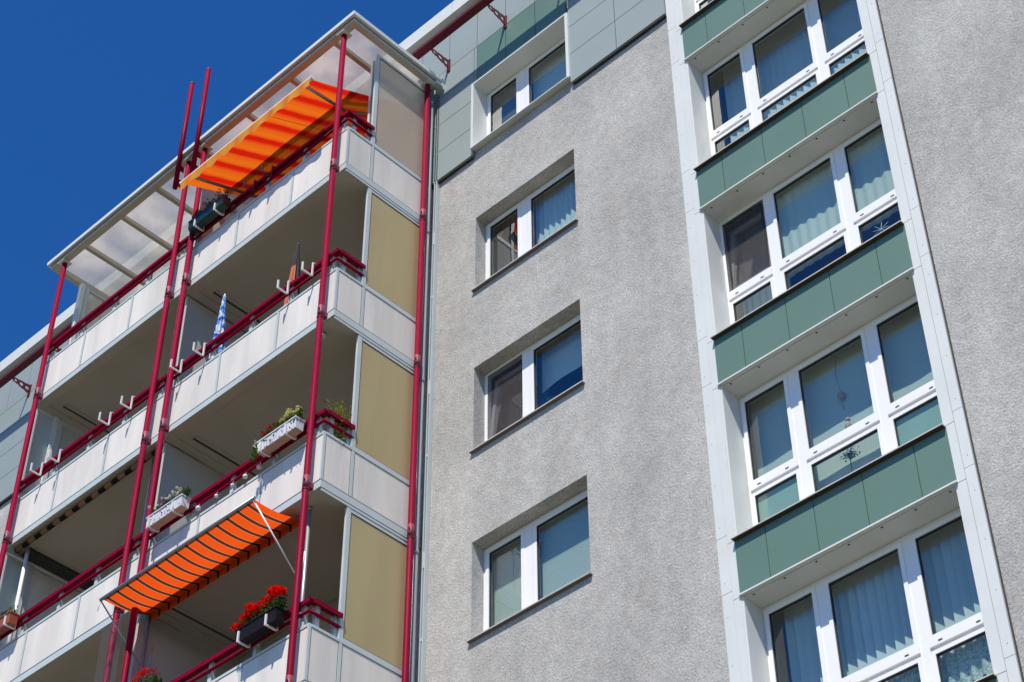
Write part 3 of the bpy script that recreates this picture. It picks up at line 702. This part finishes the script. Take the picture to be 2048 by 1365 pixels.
for i in range(NX):
    a, b = i / NX, (i + 1) / NX; X_ = lambda u: bx0 + (bx1 - bx0) * u; yv = lambda u, d_: by - .045 + .012 * math.sin(2 * math.pi * 9 * u) * d_
    t.quad([(X_(a), yv(a, 1), bz - vz(a)), (X_(b), yv(b, 1), bz - vz(b)), (X_(b), yv(b, 0), bz + .01), (X_(a), yv(a, 0), bz + .01)], 0, True)
t.build('valance', 'valance_a', aw)
t = MB(); t.box(bx0 - .02, bx1 + .02, by - .042, by + .005, bz - .01, bz + .035); t.build('front_bar', 'white_metal', aw)
for xe in (bx1 + .021, bx0 - .035): t = MB(); t.tube([(xe, by - .02, bz + .012), (xe + .014, by - .02, bz + .012)], .035, 12); t.build('bar_cap', 'white_metal', aw)
t = MB(); t.tube([(bx0, qy + .02, qz), (bx1, qy + .02, qz)], .04, 12); t.build('roller', 'metal', aw)
for pts in ([(-1.34, by + .02, bz - .01), (-1.57, -1.12, 6.76), (-1.30, -.12, 7.28)], [(-3.86, by + .02, bz - .01), (-3.92, -1.0, 6.82), (-3.95, -.12, 7.28)]):
    t = MB(); t.tube(pts[:2], .026, 10); t.tube(pts[1:], .026, 10); t.ball(pts[1], .036); t.build('arm', 'metal', aw)

# ------------------------------------------------------------------ clamp awning over the third row
aw = thing('clamp_awning', (-2.9, -1.55, -1.1), 'orange awning with dark brown stripes propped out over the flower boxes', 'awning')
A0, A1, ay, az = -4.35, -1.46, -2.18, -1.19
P0, P1, py, pz = -4.27, -1.42, -1.50, -1.13
t = MB(); NX, NY = 64, 14
def cp2(u, v):
    x_ = (A0 + (A1 - A0) * u) * (1 - v) + (P0 + (P1 - P0) * u) * v
    return (x_, ay + (py - ay) * v, az + (pz - az) * v - .05 * math.sin(math.pi * v) * (.8 + .2 * math.sin(2.5 * u + .5)))
for i in range(NX):
    for j in range(NY): t.quad([cp2(i / NX, j / NY), cp2((i + 1) / NX, j / NY), cp2((i + 1) / NX, (j + 1) / NY), cp2(i / NX, (j + 1) / NY)], 0, True)
t.build('cloth', 'awning_b', aw)
t = MB()
for i in range(NX):
    a, b = P0 + (P1 - P0) * i / NX, P0 + (P1 - P0) * (i + 1) / NX
    t.quad([(a, py + .004, pz - .105 + .008 * math.sin(30 * a)), (b, py + .004, pz - .105 + .008 * math.sin(30 * b)), (b, py, pz), (a, py, pz)], 0, True)
t.build('valance', 'awning_b', aw)
t = MB(); t.tube([(A0 - .05, ay, az + .015), (A1 + .02, ay, az + .015)], .022, 10); t.build('front_bar', 'metal', aw)
t = MB(); t.tube([(P0, py + .04, pz + .02), (P1, py + .04, pz + .02)], .035, 12); t.build('roller', 'metal', aw)
for x in (P0 - .02, -1.245):
    t = MB(); t.tube([(x, -1.50, -3.72), (x, -1.50, -1.10)], .025, 10); t.tube([(x, -1.50, -1.099), (x, -1.50, -1.052)], .032, 10); t.build('clamp_pole', 'metal', aw)
for x0, x1 in ((A1 - .01, -1.30), (A0 - .04, -4.13)):
    t = MB(); t.tube([(x0, ay, az), (x1, -1.55, -2.09)], .010, 8); t.tube([(x1, -1.55, -2.09), (x1 + .02, -1.53, -2.13), (x1 + .06, -1.53, -1.72)], .010, 8); t.build('stay', 'white_metal' if x0 > -2 else 'metal', aw)
t = MB(); t.tube([(A0 - .04, ay, az), (A0 - .09, ay + .01, az - .13)], .005, 6); t.build('cord', 'white_metal', aw)
# rolled awning under the far stack's second slab
aw = thing('rolled_awning', (-6.2, -1.5, 1.6), 'rolled up brown and black striped awning tucked under a far balcony slab', 'awning')
t = MB(); t.tube([(-7.82, YF + .10, 1.695), (-4.50, YF + .10, 1.695)], .036, 12); t.build('cloth_roll', 'awning_c', aw)
t = MB(); t.box(-7.86, -7.825, YF + .06, YF + .18, 1.64, 1.745); t.box(-4.495, -4.46, YF + .06, YF + .18, 1.64, 1.745); t.build('end_bracket', 'metal', aw)
for x in (-7.72, -4.78):
    t = MB(); t.tube([(x, -1.46, -.92), (x, -1.46, 1.745)], .03, 10); t.build('clamp_pole', 'white_metal' if x < -7 else 'metal', aw)

# ------------------------------------------------------------------ box holders, flower boxes
def holder_mb(x, zp, mb=None):
    mb = mb or MB(); q = .011; z = zp + .10
    mb.box(x - q, x + q, -1.755, -1.735, z, zp + .342); mb.box(x - q, x + q, -1.7345, -1.60, zp + .3365, zp + .35)
    mb.box(x - q, x + q, -1.925, -1.7555, z - .012, z + .008); mb.box(x - q, x + q, -1.925, -1.905, z + .0085, z + .135)
    return mb
def holder(x, k, label, mt='white_metal'):
    zp = zlv(k)[1]; tag(holder_mb(x, zp).build('box_holder', mt), label, 'bracket', 'empty flower box holders on the rails')
hl = {-1.30: 'empty white box holder on the rail, nearest the corner post and black parasol', -1.79: 'empty white box holder on the rail left of the black and orange parasol',
      -3.545: 'empty white box holder on the rail just left of the blue parasol', -4.04: 'empty white box holder on the rail in front of the paired posts'}
for x, lb in hl.items(): holder(x, 1, lb)
for x, lb in {-5.15: 'rightmost empty white box holder of the far balcony rail', -5.655: 'second empty white box holder from the right on the far balcony rail',
              -6.855: 'second empty white box holder from the left on the far balcony rail', -7.295: 'leftmost empty white box holder of the far balcony rail'}.items(): holder(x, 1, lb)
for x, lb in {-2.45: 'dark hook on the top rail under the awning, right one', -2.85: 'dark hook on the top rail under the awning, left one'}.items():
    holder(x, 2, lb, 'red_dark')

def leafquad(mb, p, s, mi=0, up=.3):
    n = Vector((random.gauss(0, 1), random.gauss(0, 1), random.gauss(up, 1))).normalized()
    a = n.orthogonal().normalized(); a.rotate(Matrix.Rotation(random.uniform(0, 6.28), 3, n)); b = n.cross(a)
    p = Vector(p); l_ = s * random.uniform(.7, 1.3); w_ = l_ * .42
    mb.quad([p - a * l_, p + b * w_ + n * w_ * .4, p + a * l_, p - b * w_ + n * w_ * .4], mi)
def foliage(par, x0, x1, y, z, hgt, dep, n, mt='leaf', size=.022, trail=0):
    mb = MB(); n = int(n * 2.4); hgt *= 1.25
    for _ in range(n):
        x = random.uniform(x0, x1); a = random.random(); lump = .8 + .2 * math.sin(x * 19 + 1) * math.sin(x * 7)
        zz = z + .045 + hgt * a * lump; yy = y + random.gauss(0, dep * .5)
        if random.random() < trail: zz = z - random.uniform(0, .14); yy = y - dep - random.uniform(0, .04)
        leafquad(mb, (x, yy, zz), size)
    for _ in range(max(4, n // 25)):
        x = random.uniform(x0, x1); mb.tube([(x, y, z - .03), (x + random.gauss(0, .02), y + random.gauss(0, .03), z + hgt * .75)], .003, 5)
    return mb.build('foliage', mt, par)
def flowers(par, centers, r, n, mt, s=.012, dz=.075):
    mb = MB(); n = int(n * 1.7); r *= 1.15; s *= 1.15
    for c in centers:
        for _ in range(n):
            d = Vector((random.gauss(0, 1), random.gauss(0, 1), random.gauss(.2, 1))).normalized() * r * random.uniform(.6, 1)
            leafquad(mb, Vector(c) + Vector((d.x, d.y - .02, d.z * .75 + dz)), s)
    return mb.build('flower_heads', mt, par)
def flower_box(x0, x1, k, label, mt, hs, rounded=False, hgt=.17, base=None):
    zp = zlv(k)[1]; z = zp + .11; cx = (x0 + x1) / 2
    o = thing('flower_box', (cx, -1.83, z), label, 'flower box', 'flower boxes hung on the rails')
    bx = MB(); ya, yb = -1.90, -1.765; ta, tb = .012, .0
    n = 6 if rounded else 1
    P = lambda x, yo, zz: (x, yo, zz)
    mb = bx
    def ring(x, ins):
        if rounded:
            pts = [(-1.7655, hgt), (-1.7655, .03), (-1.785, .0), (-1.86, .0), (-1.892, .02), (-1.902, .05), (-1.904, hgt)]
        else: pts = [(-1.7655, hgt), (-1.775, .0), (-1.893, .0), (-1.904, hgt)]
        return [(x, p[0], z + p[1]) for p in pts]
    a, b = ring(x0, 0), ring(x1, 0); nn = len(a)
    for i in range(nn - 1): mb.quad([a[i], a[i + 1], b[i + 1], b[i]])
    mb.quad(list(a)); mb.quad(list(reversed(b)))
    # rolled lip
    mb.box(x0 - .008, x1 + .008, -1.914, -1.9045, z + hgt - .022, z + hgt); mb.box(x0 - .008, x1 + .008, -1.765, -1.757, z + hgt - .022, z + hgt)
    mb.box(x0 - .008, x0, -1.9043, -1.7652, z + hgt - .022, z + hgt); mb.box(x1, x1 + .008, -1.9043, -1.7652, z + hgt - .022, z + hgt)
    nr = int((x1 - x0) / .13)
    if not rounded:
        for i in range(1, nr): xx = x0 + (x1 - x0) * i / nr; mb.hexa([(xx - .012, -1.899, z + .01), (xx + .012, -1.899, z + .01), (xx + .012, -1.88, z + .01), (xx - .012, -1.88, z + .01), (xx - .012, -1.908, z + hgt - .03), (xx + .012, -1.908, z + hgt - .03), (xx + .012, -1.89, z + hgt - .03), (xx - .012, -1.89, z + hgt - .03)])
    mb.build('box', mt, o, .004)
    if base: B(x0 + .015, x1 - .015, -1.885, -1.782, z - .010, z - .001).build('drip_tray', base, o)
    B(x0 + .004, x1 - .004, -1.899, -1.771, z + hgt - .04, z + hgt - .03).build('soil', 'soil', o)
    for hx in hs: holder_mb(hx, zp).build('hanger', 'white_metal', o)
    return o, z + hgt
o, zt_ = flower_box(-4.16, -3.36, 2, 'dark green flower box with dark red geraniums, under the orange awning', 'box_green', (-3.99, -3.53), True, .19)
foliage(o, -4.16, -3.36, -1.83, zt_ - .03, .15, .05, 260)
flowers(o, [(x, -1.84 + random.gauss(0, .03), zt_ + z + .02) for x, z in ((-4.12, .03), (-4.02, .05), (-3.86, .09), (-3.80, .11), (-3.62, .15), (-3.56, .17), (-3.42, .10), (-3.36, .08))], .038, 22, 'dark_red_petal')
o, zt_ = flower_box(-1.88, -1.16, 0, 'white flower box with yellow and dark red flowers beside the corner post', 'box_white', (-1.81, -1.333), False, .17, 'wood_base')
foliage(o, -1.90, -1.14, -1.83, zt_ - .03, .14, .05, 330, trail=.06)
foliage(o, -2.0, -1.86, -1.83, zt_ - .12, .16, .05, 120, trail=.3)
flowers(o, [(x, -1.83 + random.gauss(0, .03), zt_ + z) for x, z in ((-1.20, .10), (-1.28, .14), (-1.36, .15), (-1.44, .13), (-1.52, .10), (-1.34, .08), (-1.24, .05))], .042, 26, 'yellow_petal')
flowers(o, [(x, -1.85, zt_ + z) for x, z in ((-1.80, .03), (-1.72, .06), (-1.66, .08))], .045, 26, 'dark_red_petal')
flowers(o, [(-1.95, -1.86, zt_ - .02), (-1.98, -1.85, zt_ - .08), (-1.90, -1.88, zt_ - .12)], .03, 8, 'white_petal')
o, zt_ = flower_box(-4.07, -3.35, 0, 'white flower box with small white and pink flowers beside the paired posts', 'box_white', (-4.0, -3.515), False, .17, 'wood_base')
foliage(o, -4.07, -3.30, -1.83, zt_ - .03, .11, .05, 300, trail=.03)
flowers(o, [(random.uniform(-4.05, -3.28), -1.85 + random.gauss(0, .03), zt_ + random.uniform(.02, .11)) for _ in range(22)], .016, 7, 'white_petal')
flowers(o, [(-3.78, -1.85, zt_ + .08), (-3.70, -1.86, zt_ + .09), (-3.85, -1.86, zt_ + .06)], .02, 10, 'dark_red_petal')
o, zt_ = flower_box(-1.90, -1.20, -1, 'black flower box full of bright red geraniums beside the corner post', 'box_black', (-1.829, -1.35), False, .18)
foliage(o, -1.92, -1.16, -1.83, zt_ - .03, .15, .06, 420)
flowers(o, [(x, -1.86 + random.gauss(0, .02), zt_ + z) for x, z in ((-1.93, .06), (-1.85, .07), (-1.79, .13), (-1.72, .14), (-1.66, .19), (-1.60, .13), (-1.54, .17), (-1.47, .20), (-1.40, .17), (-1.36, .24), (-1.30, .26), (-1.24, .25), (-1.19, .21), (-1.15, .18))], .058, 60, 'red_petal', .017, 0)
o, zt_ = flower_box(-4.15, -3.40, -1, 'flower box of red geraniums cut off by the bottom edge of the photo', 'box_black', (-4.05, -3.55), False, .18)
foliage(o, -4.15, -3.40, -1.83, zt_ - .03, .15, .06, 320)
flowers(o, [(x, -1.84, zt_ + z) for x, z in ((-4.05, .08), (-3.95, .12), (-3.85, .16), (-3.76, .20), (-3.68, .20))], .050, 40, 'red_petal', .014)
flowers(o, [(-3.55, -1.84, zt_ + .14), (-3.48, -1.83, zt_ + .13)], .045, 24, 'dark_red_petal')
o, zt_ = flower_box(-7.84, -7.06, 0, 'terracotta coloured flower box with sparse green plants at the far left', 'box_terra', (-7.14, -7.7), False, .18)
foliage(o, -7.84, -7.06, -1.83, zt_ - .03, .13, .05, 160)
# potted plant behind the side rail
o = thing('potted_plant', (-1.02, -1.42, -.9), 'yellow flowering plant behind the side rail next to the tan screen', 'plant')
t = MB(); t.tube([(-1.02, -1.42, -.92), (-1.02, -1.42, -.40)], [.10, .14], 16); t.build('pot', 'box_terra', o)
mb = MB()
for _ in range(420):
    a = random.random(); leafquad(mb, (-1.0 + random.gauss(0, .055), -1.40 + random.gauss(0, .075), -.38 + .78 * a), .02)
mb.build('foliage', 'leaf', o)
mb = MB()
for _ in range(800):
    a = random.random(); leafquad(mb, (-.96 + random.gauss(0, .055), -1.40 + random.gauss(0, .08), -.2 + .64 * a), .017)
mb.build('blossom', 'leaf_y', o)
# globes along the third rail
for x, z, s in ((-2.30, .0, 1), (-2.02, -.02, 1), (-2.52, .0, .8), (-2.80, .02, .7), (-3.42, .03, .8), (-3.20, .0, 1.0)):
    pass
gl_l = ['white globe lamp hanging under the lower handrail, nearest the corner box', 'white globe lamp, second from the right below the handrail', 'white globe lamp beside the middle handrail post',
        'white globe lamp left of the middle handrail post', 'white globe lamp nearest the left white flower box']
for (x, r_), lb in zip(((-2.03, .036), (-2.30, .034), (-2.55, .026), (-2.86, .028), (-3.22, .036)), gl_l):
    o = thing('globe_lamp', (x, -1.63, -.17), lb, 'lamp', 'globe lamps along the third rail')
    t = MB(); t.ball((x, -1.72, -.183 + .075), r_, 14, 10); t.build('globe', 'box_white', o)
    t = MB(); t.tube([(x, -1.72, -.183 + .075 + r_), (x, -1.70, -.183 + .165)], .004, 6); t.build('wire', 'metal', o)
# small device under the slab
o = thing('slab_lamp', (-1.2, -1.54, 1.7), 'small grey lamp under the slab beside the corner post', 'lamp')
t = MB(); t.tube([(-1.2, -1.54, 1.74), (-1.2, -1.54, 1.66)], .03, 12); t.build('body', 'metal', o)
t = MB(); t.ball((-1.17, -1.60, 1.64), .05, 12, 8, 0, 1, 1.2, .8); t.build('head', 'sill', o)

# ------------------------------------------------------------------ folded parasols
def parasol(x, y, ztip, zbot, rmax, label, mats, half=False, lean=(0, 0)):
    zd = zlv(1)[0]; o = thing('folded_parasol', (x, y, zd), label, 'parasol', 'folded parasols')
    t = MB(); t.tube([(x, y, zd + .05), (x + lean[0], y + lean[1], ztip + .02)], .014, 10); t.build('pole', 'white_metal', o)
    t = MB(); t.tube([(x, y, zd), (x, y, zd + .05)], [.18, .16], 18); t.build('base', 'seal', o)
    t = MB(); N, K = 48, 18
    def pt(j, i):
        v = j / K; a = 2 * math.pi * i / N; prof = .022 + (rmax - .022) * (v ** .9) * (1 - .35 * max(0, v - .75) / .25)
        rr = prof * (1 + .33 * math.sin(8 * a + 2.2 * v) * min(1, v * 2))
        return (x + lean[0] * (1 - v) + rr * math.cos(a), y + lean[1] * (1 - v) + rr * math.sin(a), ztip + (zbot - ztip) * v)
    for j in range(K):
        for i in range(N):
            mi = 0
            if half: mi = 1 if (i + 2 * j * 0) % N in range(24, 43) and j > 4 else 0
            t.quad([pt(j, i), pt(j + 1, i), pt(j + 1, i + 1), pt(j, i + 1)], mi, True)
    t.build('cloth', mats, o)
    t = MB(); t.tube([(x + lean[0], y + lean[1], ztip), (x + lean[0], y + lean[1], ztip + .05)], [.016, .008], 10); t.build('tip', 'box_white', o)
parasol(-3.60, -1.48, 4.08, 2.55, .098, 'folded blue and white patterned parasol', ['parasol_blue'])
parasol(-2.09, -1.42, 4.10, 2.50, .105, 'folded black and orange parasol', ['black', 'parasol_orange'], True)

# ------------------------------------------------------------------ cat net by the paired posts
mb = MB(); x0, x1, z0, z1, y = -4.74, -4.29, -4.2, -1.32, -1.862
nx = int((x1 - x0) / .032); nz = int((z1 - z0) / .032)
for i in range(nx + 1): xx = x0 + (x1 - x0) * i / nx; mb.box(xx - .0007, xx + .0007, y - .0007, y + .0007, z0, z1)
for j in range(nz + 1): zz = z0 + (z1 - z0) * j / nz; mb.box(x0, x1, y - .0012, y - .0002, zz - .0008, zz + .0008)
mb.tube([(x0 - .02, y, z1), (x1 + .06, y, z1 + .01)], .006, 6)
tag(mb.build('cat_net', 'metal'), 'fine safety net stretched across the paired posts at the bottom', 'net')
# plants behind window panes
def pot_plant(x, y, z, h_, label, heads=0):
    o = thing('window_plant', (x, y, z), label, 'plant')
    t = MB(); t.tube([(x, y, z), (x, y, z + .09)], [.045, .06], 14); t.build('pot', 'box_green', o)
    mb = MB(); mb.tube([(x, y, z + .08), (x + .02, y, z + h_)], .005, 6)
    for _ in range(70): a = random.random(); leafquad(mb, (x + random.gauss(0, .05) + .02 * a, y + random.gauss(0, .03), z + .1 + (h_ - .1) * a * (.5 if heads else 1)), .022)
    if heads:
        for _ in range(170): leafquad(mb, (x + .02 + random.gauss(0, .045), y + random.gauss(0, .03), z + h_ + random.gauss(0, .026)), .016)
    mb.build('foliage', 'leaf', o)
pot_plant(5.07, .36, -3.40, .62, 'dark plant with a round flower head behind the lower middle bay pane', 1)
pot_plant(1.0, .30, .10, .34, 'small green plant behind the right pane of the window with the tilted sash')
o = thing('straw_star', (5.95, .31, -.1), 'thin pale straw star on the lower right pane of the tilted-sash bay window', 'ornament')
mb = MB()
for a in (20, 75, 130, 165): mb.tube([(5.95 - .11 * math.cos(rad(a)), .31, -.12 - .11 * math.sin(rad(a))), (5.95 + .11 * math.cos(rad(a)), .31, -.12 + .11 * math.sin(rad(a)))], .003, 5)
mb.build('stalks', 'white_metal', o)
